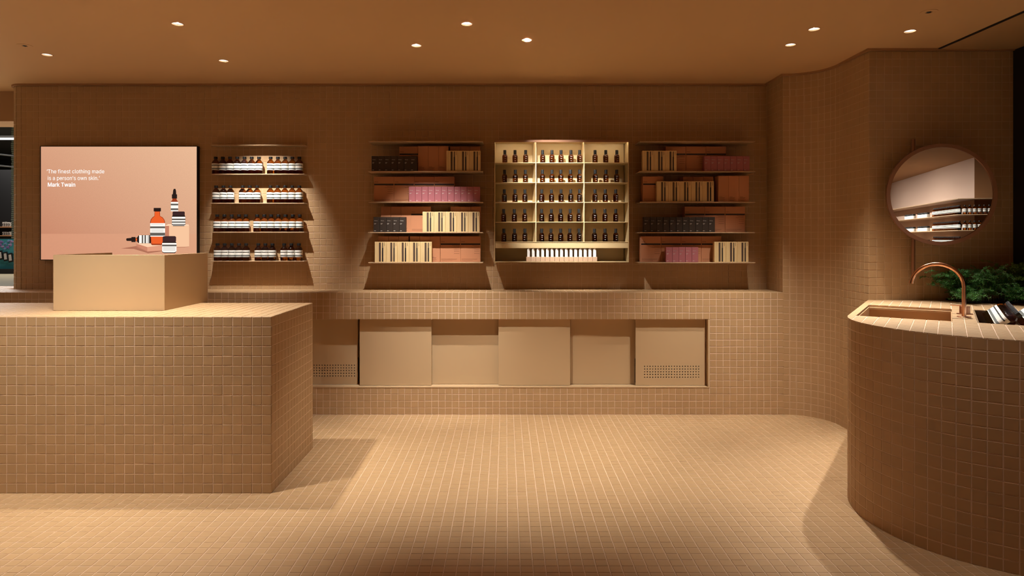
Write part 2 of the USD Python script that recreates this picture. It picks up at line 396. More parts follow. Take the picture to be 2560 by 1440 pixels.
for x0_, x1_, yd in ((-1.0855, -.551, YD1), (-.57, -.036, YD2), (-.0535, .480, YD1), (.464, .984, YD2)):
    obj('door', cbx(x0_, x1_, yd, yd + .018, ZO0 + .006, ZO1 - .003, .0012), M_METAL, cup)
d = obj('door', perforated(-1.645, -1.108, YD2, X(785, YD2) - 5 * .0202, Zy(913, YD2), 21, 5, .0202), M_METAL, cup, label='sliding door with a perforated vent panel')
obj('vent_backing', bx(-1.645, -1.108, YD2 + .03, YD2 + .034, .22, .40), M_BLACK, d)
d = obj('door', perforated(.966, 1.487, YD1, X(1611.6, YD1), Zy(915.9, YD1), 21, 5, .0201), M_METAL, cup, label='sliding door with a perforated vent panel')
obj('vent_backing', bx(.966, 1.487, YD1 + .026, YD1 + .030, .22, .40), M_BLACK, d)

tray = thing('tray', 'small pale flat tray lying on the back counter below the lit cabinet', 'tray', (X(1246, 4.93), 4.93, .9))
obj('base', cbx(-.042, .042, -.03, .03, 0, .004), M_METAL, tray)
obj('rim', cat_(bx(-.042, .042, -.03, -.027, .004, .009), bx(-.042, .042, .027, .03, .004, .009), bx(-.042, -.039, -.027, .027, .004, .009), bx(.039, .042, -.027, .027, .004, .009)), M_METAL, tray)

# ------------------------------------------------------------------ island
isl = thing('tiled_island', 'large free-standing beige tiled island carrying the sales desk screen', 'counter')
IX0, IX1, IY0, IY1 = -3.541, -1.191, 3.289, 3.992
obj('core', bx(IX0 + T, IX1 - T, IY0 + T, IY1 - T, 0, .9 - T), M_GROUT, isl)
nI = 47
vt = [tile_verts(grid((IX1 - nI * P, IY0 + T, 0), EX, EZ, nI, 18), EX, EZ, P, P),
      tile_verts(grid((IX1 - T, IY0, 0), EY, EZ, 14, 18, .0502), EY, EZ, .0502, P),
      tile_verts(grid((IX1 - nI * P, IY0, .9 - T), EX, EY, nI, 14, P, .0502), EX, EY, P, .0502),
      tile_verts(grid((IX0 + T, IY1, 0), -EY, EZ, 14, 18, .0502), -EY, EZ, .0502, P),
      tile_verts(grid((IX1, IY1 - T, 0), -EX, EZ, nI, 18), -EX, EZ, P, P)]
put_tiles(isl, np.vstack(vt), lambda px, py, w: (w[:, 2] > .897) | (w[:, 1] > IY1 - .003))
# till screen: three folded beige panels, open at top and back
ts = thing('till_screen', 'plain beige metal screen box standing on the tiled island', 'screen', (0, 0, .9))
BX0, BX1, BY0, BY1, BH = -2.492, -1.8786, 3.558, 4.074, .3075
obj('front_panel', cbx(BX0, BX1, BY0, BY0 + .012, .0005, BH, .001), M_METAL, ts)
obj('side_panel', cbx(BX1 - .012, BX1, BY0 + .012, BY1, .0005, BH, .001), M_METAL, ts)
obj('side_panel', cbx(BX0, BX0 + .012, BY0 + .012, BY1, .0005, BH + .0005, .001), M_METAL, ts)
obj('base_plate', cbx(BX0 + .012, BX1 - .012, BY0 + .012, IY1 - .02, .0005, .012, .001), M_METAL, ts)

# ------------------------------------------------------------------ basin counter on the right: rounded corner, tilted grid (a along V_, b along U_)
U2, V2 = np.array([.5650, .8251]), np.array([.8251, -.5650])
A0, B0, RB, ZB = -.422, 3.172, .55, .905
def ab(a, b): return a * V2 + b * U2
def outline(ins=0.):
    r = RB - ins; ca, cb = A0 + RB, B0 + RB
    pts = [ab(ca - r * math.cos(t), cb - r * math.sin(t)) for t in np.linspace(0, math.pi / 2, 40)]
    pts += [ab(1.25, B0 + ins), ab(1.25, B0 + 3.), ab(A0 + ins, B0 + 3.)]
    return Polygon(pts).intersection(sbox(0, 0, 3.241 - ins, 4.125 - ins * 0))
ctr = thing('basin_counter', 'round-fronted brown tiled counter holding the basin, tap and bottle well', 'counter')
def rect(a0, a1, b0, b1): return Polygon([ab(a0, b0), ab(a1, b0), ab(a1, b1), ab(a0, b1)])
BAS = (-.385, .016, 3.728, 4.372); BIN = (.118, .86, 3.731, 4.388)
wells = unary_union([rect(*BAS), rect(*BIN)])
core_poly = outline(T).difference(sbox(-9, 4.1235, 9, 9))
obj('core', cat_(ext(core_poly, 0, .60), ext(core_poly.difference(wells.buffer(.004, join_style='mitre')), .60, ZB - T)), M_GROUT, ctr)
vt = []
ca, cb = A0 + RB, B0 + RB
def wrap(a, b):
    p = ab(a, b); return np.array([p[0], p[1], 0.])
U23, V23 = np.array([*U2, 0]), np.array([*V2, 0])
nt, ph = 17, RB * math.pi / 2 / 17
for k in range(nt):
    t = (k + .5) * math.pi / 2 / nt
    n = -(math.cos(t) * V23 + math.sin(t) * U23); u = math.sin(t) * V23 * 1 - math.cos(t) * U23
    o = wrap(ca, cb) + n * (RB - T - .0006)
    vt.append(tile_verts(np.array([o + EZ * (j + .5) * ZB / 18 for j in range(18)]), u, EZ, ph, ZB / 18))
nf = int((1.25 - ca) / P)
vt.append(tile_verts(grid(wrap(ca, B0 + T), V23, EZ, nf, 18, P, ZB / 18), V23, EZ, P, ZB / 18))
nl = int(.60 / P)
c = grid(wrap(A0 + T, cb + nl * P), -U23, EZ, nl, 18, P, ZB / 18); c = c[c[:, 1] < 4.105]
vt.append(tile_verts(c, -U23, EZ, P, ZB / 18))
# top tiles: whole ones as bevelled tiles, those on the curve or a well's edge cut to shape
top_poly = outline(.0008).difference(unary_union([rect(*BAS), rect(*BIN)]))
whole, cut = [], []
a_s = -.385 - 1 * P
for i in range(36):
    for j in range(45):
        a0, b0 = a_s + i * P, 3.728 - 12 * P + j * P
        cell = rect(a0 + .0011, a0 + P - .0011, b0 + .0011, b0 + P - .0011)
        g = cell.intersection(top_poly)
        if g.area < 4e-5: continue
        if g.area > cell.area * .999: whole.append(wrap(a0 + P / 2, b0 + P / 2) + EZ * (ZB - T))
        else:
            for q in getattr(g, 'geoms', [g]):
                if q.area > 4e-5: cut.append(ext(q, ZB - T, ZB))
vt.append(tile_verts(np.array(whole), V23, U23, P, P))
put_tiles(ctr, np.vstack(vt), None, cut)

# basin liner
bs = thing('basin', 'long rectangular beige sunken basin set in the tiled counter top', 'basin')
def ring_wall(a0, a1, b0, b1, t, z0, z1): return ext(rect(a0, a1, b0, b1).difference(rect(a0 + t, a1 - t, b0 + t, b1 - t)), z0, z1)
a0, a1, b0, b1 = BAS
obj('side_wall', ring_wall(a0 - .002, a1 + .002, b0 - .002, b1 + .002, .005, .66, ZB - .012), M_BASIN, bs)
obj('bottom', ext(rect(a0 + .003, a1 - .003, b0 + .003, b1 - .003), .655, .662), M_BASIN, bs)
obj('drain', ext(Polygon([ab((a0 + a1) / 2 + .028 * math.cos(q), (b0 + b1) / 2 + .028 * math.sin(q)) for q in np.linspace(0, 6.283, 24, endpoint=False)]), .662, .665), M_COPPERD, bs)
obj('ledge', ext(rect(a0, a1, b1 - .035, b1 - .0035), ZB - .022, ZB - .012), M_BASIN, bs)
bw = thing('bottle_well', 'rectangular sunken metal well in the counter top filled with bottles', 'well')
a0, a1, b0, b1 = BIN
obj('side_wall', ring_wall(a0 - .002, a1 + .002, b0 - .002, b1 + .002, .005, .62, ZB - .004), painted('well_coating', (.16, .105, .06), .5, .01), bw)
obj('bottom', ext(rect(a0 + .003, a1 - .003, b0 + .003, b1 - .003), .615, .622), MATS['well_coating'], bw)

# tap
sp = wrap(.066, 3.955)
tap = thing('tap', 'tall copper swan-neck tap standing between the basin and the bottle well', 'tap', (sp[0], sp[1], ZB), rotz=math.degrees(math.atan2(-V2[1], -V2[0])))
R_ = .112
pts = [(0, 0, z) for z in np.linspace(.004, .15, 6)] + [(R_ - R_ * math.cos(t), 0, .15 + R_ * math.sin(t)) for t in np.linspace(0, math.radians(172), 40)][1:]
obj('spout', tube(pts, .0094, 20), M_COPPER, tap, smooth=50)
e = np.array(pts[-1]); dirn = e - np.array(pts[-2]); dirn /= np.linalg.norm(dirn)
obj('nozzle', tube([e - dirn * .012, e + dirn * .006], .0106, 20), M_COPPER, tap, smooth=50)
obj('base_flange', lathe([(0, 0), (.030, 0), (.030, .003), (.028, .004), (0, .004)], 32), M_COPPERD, tap)
dv = wrap(.072, 4.112) - sp; cz, sz = math.cos(-math.atan2(-V2[1], -V2[0])), math.sin(-math.atan2(-V2[1], -V2[0]))
lx, ly = dv[0] * cz - dv[1] * sz, dv[0] * sz + dv[1] * cz
m = lathe([(0, 0), (.036, 0), (.036, .003), (.0235, .004), (.0235, .040), (.022, .0415), (0, .0415)], 32); m.apply_translation([lx, ly, 0])
vb = obj('valve_body', m, M_COPPERD, tap, smooth=40)
m = cbx(lx - .005, lx + .062, ly - .006, ly + .006, .0415, .0465, .0015)
obj('lever', m, M_COPPER, vb)

# ------------------------------------------------------------------ mirror on its wall rail
MC, MR, MY = np.array([2.686, 3.99, 1.5685]), .3135, 9.0
mir = thing('round_mirror', 'large round tilting mirror with bronze rim on the tiled end wall', 'mirror', MC, rotz=-MY)
def disc_y(prof, n=64):
    m = lathe(prof, n); m.apply_transform(trimesh.transformations.rotation_matrix(math.pi / 2, [1, 0, 0])); return m     # axis z -> -y
obj('backing', disc_y([(0, -.012), (MR - .010, -.012), (MR - .010, .004), (0, .004)]), M_DARK, mir)
obj('glass', disc_y([(0, .005), (MR - .0225, .005), (MR - .0225, .0055), (0, .0055)]), M_MIRROR, mir)
obj('rim', disc_y([(MR - .009, -.006), (MR, -.006), (MR, .012), (MR - .022, .012), (MR - .022, .0045), (MR - .009, .0045), (MR - .009, -.006)]), M_RIM, mir, smooth=35)
rail = thing('mirror_rail', 'thin vertical bronze rail fixed to the tiles behind the round mirror', 'rail', (2.577, 4.085, 0))
obj('bar', tube([(0, 0, 1.05), (0, 0, 1.5), (0, 0, 1.925)], .0115, 16), M_RIM, rail, smooth=40)
for z in (1.45, 1.75):
    obj('bracket', tube([(0, .008, z), (0, .041, z)], .006, 10), M_RIM, rail, smooth=40)
arm = obj('swivel_arm', tube([(0, 0, 1.5685), (.03, -.035, 1.5685), (.10, -.072, 1.5685)], .008, 10), M_RIM, rail, smooth=40)

# ------------------------------------------------------------------ lightbox picture with printed still life
PY = 5.028
pic = thing('lightbox_picture', 'large backlit pink picture with a quotation and still life of amber bottles', 'picture', (0, PY, 0))
K = PY / F
def pp(px, py): return np.array([(px - CX) * K, H + (CY - py) * K])
(xa, zt), (xb, zb) = pp(101, 365.3), pp(493.6, 650.2)
fr = .0035
obj('case', bx(xa, xb, .0015, .034, zb, zt), M_DARK, pic)
obj('frame', cat_(bx(xa - .001, xa + fr, -.004, .0345, zb, zt), bx(xb - fr, xb + .001, -.004, .0345, zb, zt), bx(xa + fr, xb - fr, -.004, .0345, zt - fr, zt + .001), bx(xa + fr, xb - fr, -.004, .0345, zb - .001, zb + fr)), M_BLACK, pic)
def print_mat(name, c_lo, c_hi, gain=1., nz=.05, sc=60.):
    """A lit print: its colour runs from lower left to upper right as in the printed photograph."""
    nodes = {'t': ('geometry', {}), 's': ('separate_xyz', {}), 'mx': ('map_range', dict(from_min=xa, from_max=xb)), 'mz': ('map_range', dict(from_min=zb, from_max=zt)),
             'ad': ('math', dict(math_type='add')), 'hf': ('math', dict(math_type='multiply', value2=.5)), 'n': ('noise_texture', dict(scale=sc, detail=3.)),
             'nm': ('map_range', dict(from_min=.3, from_max=.7, to_min=1 - nz, to_max=1 + nz)),
             'r': ('rgb_ramp', dict(ramp=[(0., c_lo), (1., c_hi)])), 'e': ('emission', {}), 'ml': ('math', dict(math_type='multiply', value2=gain))}
    links = [('t.position', 's.vector'), ('s.x', 'mx.value'), ('s.z', 'mz.value'), ('mx.result', 'ad.value1'), ('mz.result', 'ad.value2'), ('ad.value', 'hf.value1'), ('hf.value', 'r.fac'),
             ('t.position', 'n.vector'), ('n.fac', 'nm.value'), ('nm.result', 'ml.value1'), ('ml.value', 'e.strength'), ('r.color', 'e.color')]
    return usdkit.material(stage, f'/World/Looks/{name}', nodes, links, surface='e.emission')
G = 1.0
E_BG = print_mat('print_wall', lin((188, 124, 96)), lin((222, 176, 142)), G, .05, 320.)
E_TAB = print_mat('print_table', lin((204, 142, 112)), lin((216, 164, 130)), G, .01)
def ink(n, c): return emit('print_' + n, lin(c), G)
def flat(pts, lay, th=.0003):
    """A printed shape on the picture: pixel outline -> thin sheet in front of the panel."""
    q = [pp(*p) for p in pts]
    m = ext(Polygon(q).buffer(0), 0, th)
    m.apply_transform(np.array([[1, 0, 0, 0], [0, 0, -1, .0012 - lay * .0004], [0, 1, 0, 0], [0, 0, 0, 1.]])); return m
def fr_(x0, y0, x1, y1): return [(x0, y0), (x1, y0), (x1, y1), (x0, y1)]
def z8(*pts): return [(310 + x / 8., 460 + y / 8.) for x, y in pts]
def r8(x0, y0, x1, y1): return z8((x0, y0), (x1, y0), (x1, y1), (x0, y1))
wx0, wx1, wy0, wy1 = 102.2, 492.4, 366.6, 649
obj('print_wall', flat(fr_(wx0, wy0, wx1, 584.5), 0), E_BG, pic)
obj('print_table', flat(fr_(wx0, 584.5, wx1, wy1), 0), E_TAB, pic)
obj('print_shadow', cat_(flat(z8((-60, 1290), (250, 1240), (470, 1350), (760, 1330), (760, 1345), (480, 1385), (200, 1300)), 1), flat(z8((1050, 1265), (1300, 1250), (1300, 1256), (1060, 1272)), 1)), ink('shadow', (168, 108, 84)), pic)
E_BLK, E_BLKS, E_BLKT = ink('block', (236, 188, 150)), ink('block_side', (190, 122, 96)), ink('block_top', (240, 198, 164))
obj('print_block', flat(r8(900, 838, 1302, 1255), 1), E_BLK, pic)
obj('print_block', flat(z8((815, 842), (900, 838), (900, 1060), (815, 1060)), 1), E_BLKS, pic)
obj('print_block', flat(z8((815, 842), (880, 800), (1290, 806), (1302, 838), (900, 838)), 1), E_BLKT, pic)
obj('print_slab', flat(z8((248, 1192), (540, 1180), (770, 1210), (770, 1222), (465, 1262)), 1), E_BLKT, pic)
obj('print_slab', flat(z8((248, 1192), (465, 1262), (465, 1352), (248, 1268)), 1), ink('slab_side', (196, 128, 102)), pic)
obj('print_slab', flat(z8((465, 1262), (770, 1220), (770, 1322), (465, 1352)), 1), ink('slab_front', (216, 150, 120)), pic)
E_K, E_W, E_G, E_O, E_OD, E_GL = ink('black', (40, 28, 24)), ink('white', (244, 238, 230)), ink('grey', (96, 90, 84)), ink('orange', (226, 92, 40)), ink('dark_orange', (150, 56, 28)), ink('pale_grey', (190, 184, 176))
# tall amber bottle
bt = obj('print_bottle', flat(z8((612, 545), (718, 545), (722, 640), (770, 665), (805, 710), (820, 760), (820, 1040), (795, 1060), (770, 1200), (745, 1222), (560, 1222), (540, 1200), (530, 1050), (522, 1040), (522, 760), (535, 710), (570, 665), (608, 640)), 2), E_OD, pic)
obj('print_glow', flat(z8((618, 552), (710, 552), (716, 645), (762, 672), (796, 715), (808, 760), (808, 1045), (765, 1180), (735, 1195), (570, 1195), (552, 1180), (540, 1045), (536, 760), (548, 712), (580, 672), (614, 645)), 3), E_O, bt)
obj('print_cap', flat(r8(594, 480, 738, 548), 3), E_K, bt)
obj('print_label', flat(r8(524, 783, 822, 1052), 4), E_W, bt)
obj('print_label_text', cat_(flat(r8(524, 848, 822, 886), 5), flat(r8(524, 975, 822, 1032), 5)), E_G, bt)
obj('print_label_lines', cat_(*[flat(r8(545, y, 790, y + 7), 5) for y in (800, 912, 930, 948)]), E_GL, bt)
# stacked jar, dropper on it, front jar, lying dropper
jr = obj('print_jar', flat(z8((958, 652), (972, 628), (1215, 628), (1228, 652), (1228, 820), (1200, 842), (985, 842), (958, 820)), 3), E_K, pic)
obj('print_lid', flat(z8((972, 562), (990, 550), (1200, 550), (1215, 562), (1215, 628), (972, 628)), 4), ink('lid', (58, 38, 38)), jr)
obj('print_label', cat_(flat(r8(960, 655, 1226, 692), 4), flat(r8(960, 722, 1226, 750), 4), flat(r8(960, 775, 1226, 800), 4), flat(r8(966, 812, 1222, 826), 4)), E_W, jr)
obj('print_label_text', cat_(flat(r8(960, 692, 1226, 722), 4), flat(r8(960, 750, 1226, 775), 4)), E_G, jr)
dr = obj('print_dropper', flat(z8((970, 290), (1050, 290), (1055, 320), (1082, 350), (1086, 548), (938, 548), (938, 350), (968, 320)), 4), E_OD, pic)
obj('print_cap', cat_(flat(z8((985, 130), (995, 100), (1028, 96), (1040, 130), (1046, 208), (976, 208)), 5), flat(r8(960, 208, 1062, 290), 5)), E_K, dr)
obj('print_label', flat(r8(938, 358, 1086, 546), 5), E_W, dr)
obj('print_label_text', cat_(flat(r8(938, 394, 1086, 428), 6), flat(r8(938, 488, 1086, 524), 6)), E_G, dr)
jf = obj('print_jar', flat(z8((762, 1180), (778, 1150), (1035, 1150), (1052, 1180), (1052, 1345), (1020, 1382), (800, 1382), (762, 1360)), 5), E_K, pic)
obj('print_lid', flat(z8((775, 1060), (800, 1042), (1020, 1042), (1042, 1060), (1042, 1140), (1020, 1158), (790, 1158), (775, 1140)), 6), ink('lid_front', (62, 40, 40)), jf)
obj('print_label', flat(z8((764, 1178), (1052, 1178), (1052, 1345), (1010, 1368), (800, 1368), (764, 1350)), 6), E_W, jf)
obj('print_label_text', flat(r8(766, 1212, 1052, 1246), 7), E_G, jf)
obj('print_label_lines', cat_(*[flat(r8(785, y, 1030, y + 8), 7) for y in (1262, 1282, 1302, 1322)]), E_GL, jf)
dl = obj('print_dropper', flat(z8((228, 1085), (262, 1072), (290, 1030), (330, 1022), (535, 1022), (535, 1186), (330, 1186), (290, 1180), (262, 1150), (228, 1140)), 1.5), E_K, pic)
obj('print_cap', cat_(flat(z8((45, 1095), (60, 1085), (150, 1078), (150, 1140), (60, 1138), (45, 1125)), 2), flat(r8(148, 1060, 230, 1160), 2)), E_K, dl)
obj('print_glow', flat(r8(232, 1088, 262, 1138), 2), E_O, dl)
obj('print_label', flat(r8(302, 1024, 502, 1184), 2), E_W, dl)
obj('print_label_text', cat_(flat(r8(356, 1024, 384, 1184), 3), flat(r8(410, 1024, 440, 1184), 3), flat(r8(478, 1024, 490, 1184), 3)), E_G, dl)
def words(text, px0, px1, base, cap, bold=False):
    m = meshkit.text_mesh(text, cap * K, .0004, bold)
    (w0, _, _), (w1, _, _) = m.bounds
    s = (px1 - px0) * K / (w1 - w0); o = pp(px0, base)
    v = np.array(m.vertices); v[:, 0] = (v[:, 0] - w0) * s
    m.vertices = v
    m.apply_transform(np.array([[1, 0, 0, o[0]], [0, 0, -1, -.0004], [0, 1, 0, o[1]], [0, 0, 0, 1.]])); return m
E_TXT = emit('print_text', (1., .97, .93), 1.0)
obj('lettering', words('‘The finest clothing made', 117.2, 260.8, 433.2, 9.6), E_TXT, pic)
obj('lettering', words('is a person’s own skin.’', 119.7, 249.4, 449.9, 9.6), E_TXT, pic)
obj('lettering', words('Mark Twain', 119.7, 188.3, 466.3, 9.6, True), E_TXT, pic)

# ------------------------------------------------------------------ shelves
YA = 4.983
ZA = [Zy(y, YA) for y in (361.7, 434.4, 507.0, 579.6, 652.2)]
XA0, XA1 = X(526, YA), X(760.8, YA)
SH = ['top', 'second', 'third', 'fourth', 'bottom']
def plate(x0, x1, y0, y1, z, th, lip):
    return cat_(cbx(x0, x1, y0, y1, z - th, z, .001), bx(x0 + .002, x1 - .002, y1 - .003, y1 - .0005, z, z + .012))
for i, z in enumerate(ZA):
    obj('wall_shelf', plate(XA0, XA1, YA, YB - .0005, z, .0065, 0), M_SHELF, label=f'{SH[i]} slim metal shelf of the amber bottle rack beside the picture' if i else 'empty top slim metal shelf of the amber bottle rack beside the picture', cat='shelf', group='bottle rack shelves')
YS = 4.88
ZS = [Zy(y, YS) for y in (352.2, 427.6, 504.2, 580.4, 655.8)]
UB = (X(920.2, YS), X(1207.4, YS)); UD = (X(1599.5, YS), X(1888.8, YS))
for nm, (x0_, x1_) in (('left', UB), ('right', UD)):
    for i, z in enumerate(ZS):
        obj('wall_shelf', plate(x0_, x1_, YS, YB - .0005, z, .0075, 0), M_SHELF, label=f'{SH[i]} slim metal shelf of the carton display {nm} of the lit cabinet', cat='shelf', group='carton shelves')

# ------------------------------------------------------------------ lit cabinet
cbn = thing('lit_cabinet', 'open cream display cabinet of three bays lit from above on the back wall', 'cabinet')
C0, C1, CT, CB = X(1235.8, YS), X(1572.5, YS), Zy(349.4, YS), Zy(655.8, YS)
YK = 5.03
obj('back_panel', bx(C0 + .006, C1 - .012, YK, YB - .001, CB, CT), M_CAB, cbn)
obj('top_panel', cbx(C0, C1, YS, YB - .001, CT - .010, CT, .001), M_CAB, cbn)
obj('valance', cbx(C0, C1, YS - .002, YS + .002, CT - .0185, CT, .001), M_RIM, cbn, label='bronze valance along the cabinet top')
obj('bottom_panel', cbx(C0, C1, YS, YK, CB - .001, CB + .006, .001), M_CAB, cbn)
obj('side_panel', cbx(C0, C0 + .006, YS, YB - .001, CB + .006, CT - .010, .001), M_CAB, cbn)
obj('side_panel', cbx(C1 - .006, C1, YS, YB - .001, CB + .006, CT - .010, .001), M_CAB, cbn)
D1, D2 = X(1339.8, YS), X(1460.2, YS)
zc = [Zy(y, YS) for y in (406.1, 455.7, 505.0, 554.6, 604.2)]
for d_, s_ in ((D1, -1), (D2, 1)):                                      # tapered: the outer face splays towards the back
    obj('divider', ext(Polygon([(d_ - .003, YS + .001), (d_ + .003, YS + .001), (d_ + (.003 if s_ < 0 else .018), YK), (d_ - (.003 if s_ > 0 else .022), YK)]), zc[4] - .004, CT - .010), M_CAB, cbn)
for z in zc:
    for x0_, x1_ in ((C0 + .006, D1 - .003), (D1 + .003, D2 - .003), (D2 + .003, C1 - .006)):
        obj('shelf', cbx(x0_, x1_, YS + .002, YK, z - .005, z, .0008), M_CAB, cbn)
obj('fascia', cbx(C0 + .006, C1 - .006, YS + .006, YS + .018, Zy(620.5, YS), zc[4] - .0055, .001), M_CAB, cbn)
obj('light_strip', bx(C0 + .02, C1 - .02, YS + .005, YS + .013, CT - .0135, CT - .0102), emit('cabinet_led', (1., .86, .62), 32.0), cbn)

# ------------------------------------------------------------------ bottles
def make_amber():
    t = thing('amber_bottle', 'x', 'bottle')
    r = .0278
    prof = [(0, 0), (r - .003, 0), (r, .003), (r, .082), (.0272, .089), (.0245, .096), (.0195, .1025), (.0145, .1075), (.0118, .111), (.0112, .1165), (.0112, .119), (0, .119)]
    obj('glass', lathe(prof, 28), M_AMBER, t, smooth=45)
    obj('cap', lathe([(0, .1165), (.0138, .1165), (.0143, .118), (.0143, .1335), (.0134, .1347), (0, .1347)], 24), M_CAP, t, smooth=40)
    def shell(z0, z1, rr, a0=-100, a1=100):
        a = np.radians(np.linspace(a0, a1, 25) - 90); v = np.array([[rr * math.cos(q), rr * math.sin(q), z] for z in (z0, z1) for q in a]); n = len(a)
        f = [[i, i + 1, n + i + 1] for i in range(n - 1)] + [[i, n + i + 1, n + i] for i in range(n - 1)]
        return trimesh.Trimesh(v, f, process=False)
    lb = obj('label', shell(.0295, .0815, r + .0004), M_LABEL, t, smooth=True)
    obj('label_band', shell(.0635, .0695, r + .0007, -86, 70), M_BAND, lb, smooth=True)
    obj('label_band', shell(.0345, .0452, r + .0007, -94, 94), M_BANDG, lb, smooth=True)
    return t
amber0 = None
def amber(loc, label, group, rotz=0., rot=None):
    global amber0
    if amber0 is None:
        amber0 = make_amber(); x = UsdGeom.Xformable(amber0); ops = x.GetOrderedXformOps()
        ops[0].Set(Gf.Vec3d(*map(float, loc))); ops[1].Set(float(rotz)); tag(amber0, label, 'bottle', group); return amber0
    return dup(amber0, label, loc, rotz, group, rot)
rows_a = [([160, 236, 313, 390, 467, 543, 620], [744, 821, 898, 975, 1048]), ([165, 243, 318], [446, 522, 600], [742, 818, 895, 973, 1048]),
          ([176, 252, 330, 407, 481], [600, 676, 750, 826, 901, 978, 1053]), ([180, 256, 332, 407, 484], [613, 688, 763], [887, 963, 1043])]
YBOT = YA + .034
for i, row in enumerate(rows_a):
    flat_ = [x for g in row for x in g]; n = len(flat_)
    for k, xz in enumerate(flat_):
        xw = X(500 + xz / 4.237, YBOT - .01) 
        amber((xw, YBOT, ZA[i + 1] + .0002), f'amber bottle with white label, {ORD[k]} from left, {["upper", "second", "third", "lowest"][i]} row of the bottle rack', 'amber bottles on the bottle rack', float(rng.uniform(-8, 8)))

def make_flacon():
    t = thing('perfume_bottle', 'x', 'bottle')
    r = .0200
    obj('glass', lathe([(0, 0), (r - .002, 0), (r, .002), (r, .046), (.0195, .053), (.0175, .0595), (.0135, .0640), (.0112, .0655), (.0112, .068), (0, .068)], 24), M_AMBER2, t, smooth=45)
    obj('cap', lathe([(0, .0665), (.0112, .0665), (.0116, .068), (.0116, .0975), (.0108, .0985), (0, .0985)], 20), M_CAPG, t, smooth=40)
    def bar(x0, x1, z0, z1):
        a = np.linspace(x0, x1, 5); v = np.array([[r * 1.015 * math.sin(q / r), -r * 1.015 * math.cos(q / r), z] for z in (z0, z1) for q in a]); n = 5
        return trimesh.Trimesh(v, [[i, i + 1, n + i + 1] for i in range(n - 1)] + [[i, n + i + 1, n + i] for i in range(n - 1)], process=False)
    obj('printed_text', cat_(bar(-.006, .0075, .0462, .0488), bar(-.006, .005, .0338, .0348), bar(-.006, .003, .0310, .0319), bar(-.006, .004, .0150, .0168)), M_INKW, t)
    return t
fl = make_flacon()
rows_c = [[173, 278, 387, 562, 658, 751, 853, 942, 1101, 1211, 1325], [170, 281, 385, 560, 658, 749, 848, 941, 1103, 1213, 1324], [168, 278, 380, 553, 653, 751, 851, 942, 1100, 1206, 1314],
          [161, 271, 378, 552, 651, 747, 845, 936, 1096, 1203, 1314], [163, 273, 380, 552, 648, 747, 842, 938, 1095, 1204, 1314]]
YFL = 4.925
first = True
for i, row in enumerate(rows_c):
    for k, xz in enumerate(row):
        bay, pos = ('left', k) if k < 3 else ('middle', k - 3) if k < 8 else ('right', k - 8)
        lab = f'small amber perfume bottle, {ORD[pos]} from left, {["top", "second", "third", "fourth", "bottom"][i]} shelf, {bay} bay of lit cabinet'
        loc = (X(1220 + xz / 4.114, YFL), YFL, zc[i] + .0002); rz = float(rng.uniform(-14, 14))
        if first:
            ops = UsdGeom.Xformable(fl).GetOrderedXformOps(); ops[0].Set(Gf.Vec3d(*loc)); ops[1].Set(rz); tag(fl, lab, 'bottle', 'perfume bottles in the lit cabinet'); first = False
        else: dup(fl, lab, loc, rz, 'perfume bottles in the lit cabinet')

# testers: white paddle in a small block
def paddle(yaw):
    zz = np.linspace(.0, .0625, 9); w = .0088 * np.ones(9); w[-2:] = (.0078, .0048)
    poly = Polygon([(-a, z) for a, z in zip(w, zz)] + [(a, z) for a, z in zip(w[::-1], zz[::-1])]).buffer(.002).buffer(0)
    m = ext(poly, -.0035, .0035); m.apply_transform(np.array([[1, 0, 0, 0], [0, 0, -1, 0], [0, 1, 0, 0], [0, 0, 0, 1.]]))
    m.apply_transform(trimesh.transformations.rotation_matrix(yaw, [0, 0, 1])); return m
ty = 4.899
for k in range(15):
    tw = (X(1492.4, ty) - X(1315.4, ty)) / 15
    t = thing('fragrance_tester', f'white tester paddle in a pale block, {ORD[k]} from left under the lit cabinet shelves', 'tester', (X(1315.4, ty) + (k + .5) * tw, ty, CB + .0062), group='row of testers in the lit cabinet')
    obj('block', cbx(-tw / 2 + .0006, tw / 2 - .0006, -.017, .017, 0, .0345, .001), M_BLOCK, t)
    m = paddle(math.radians(44 - k * 2.0)); m.apply_translation([0, 0, .0345]); obj('paddle', m, M_WHITE, t, smooth=40)

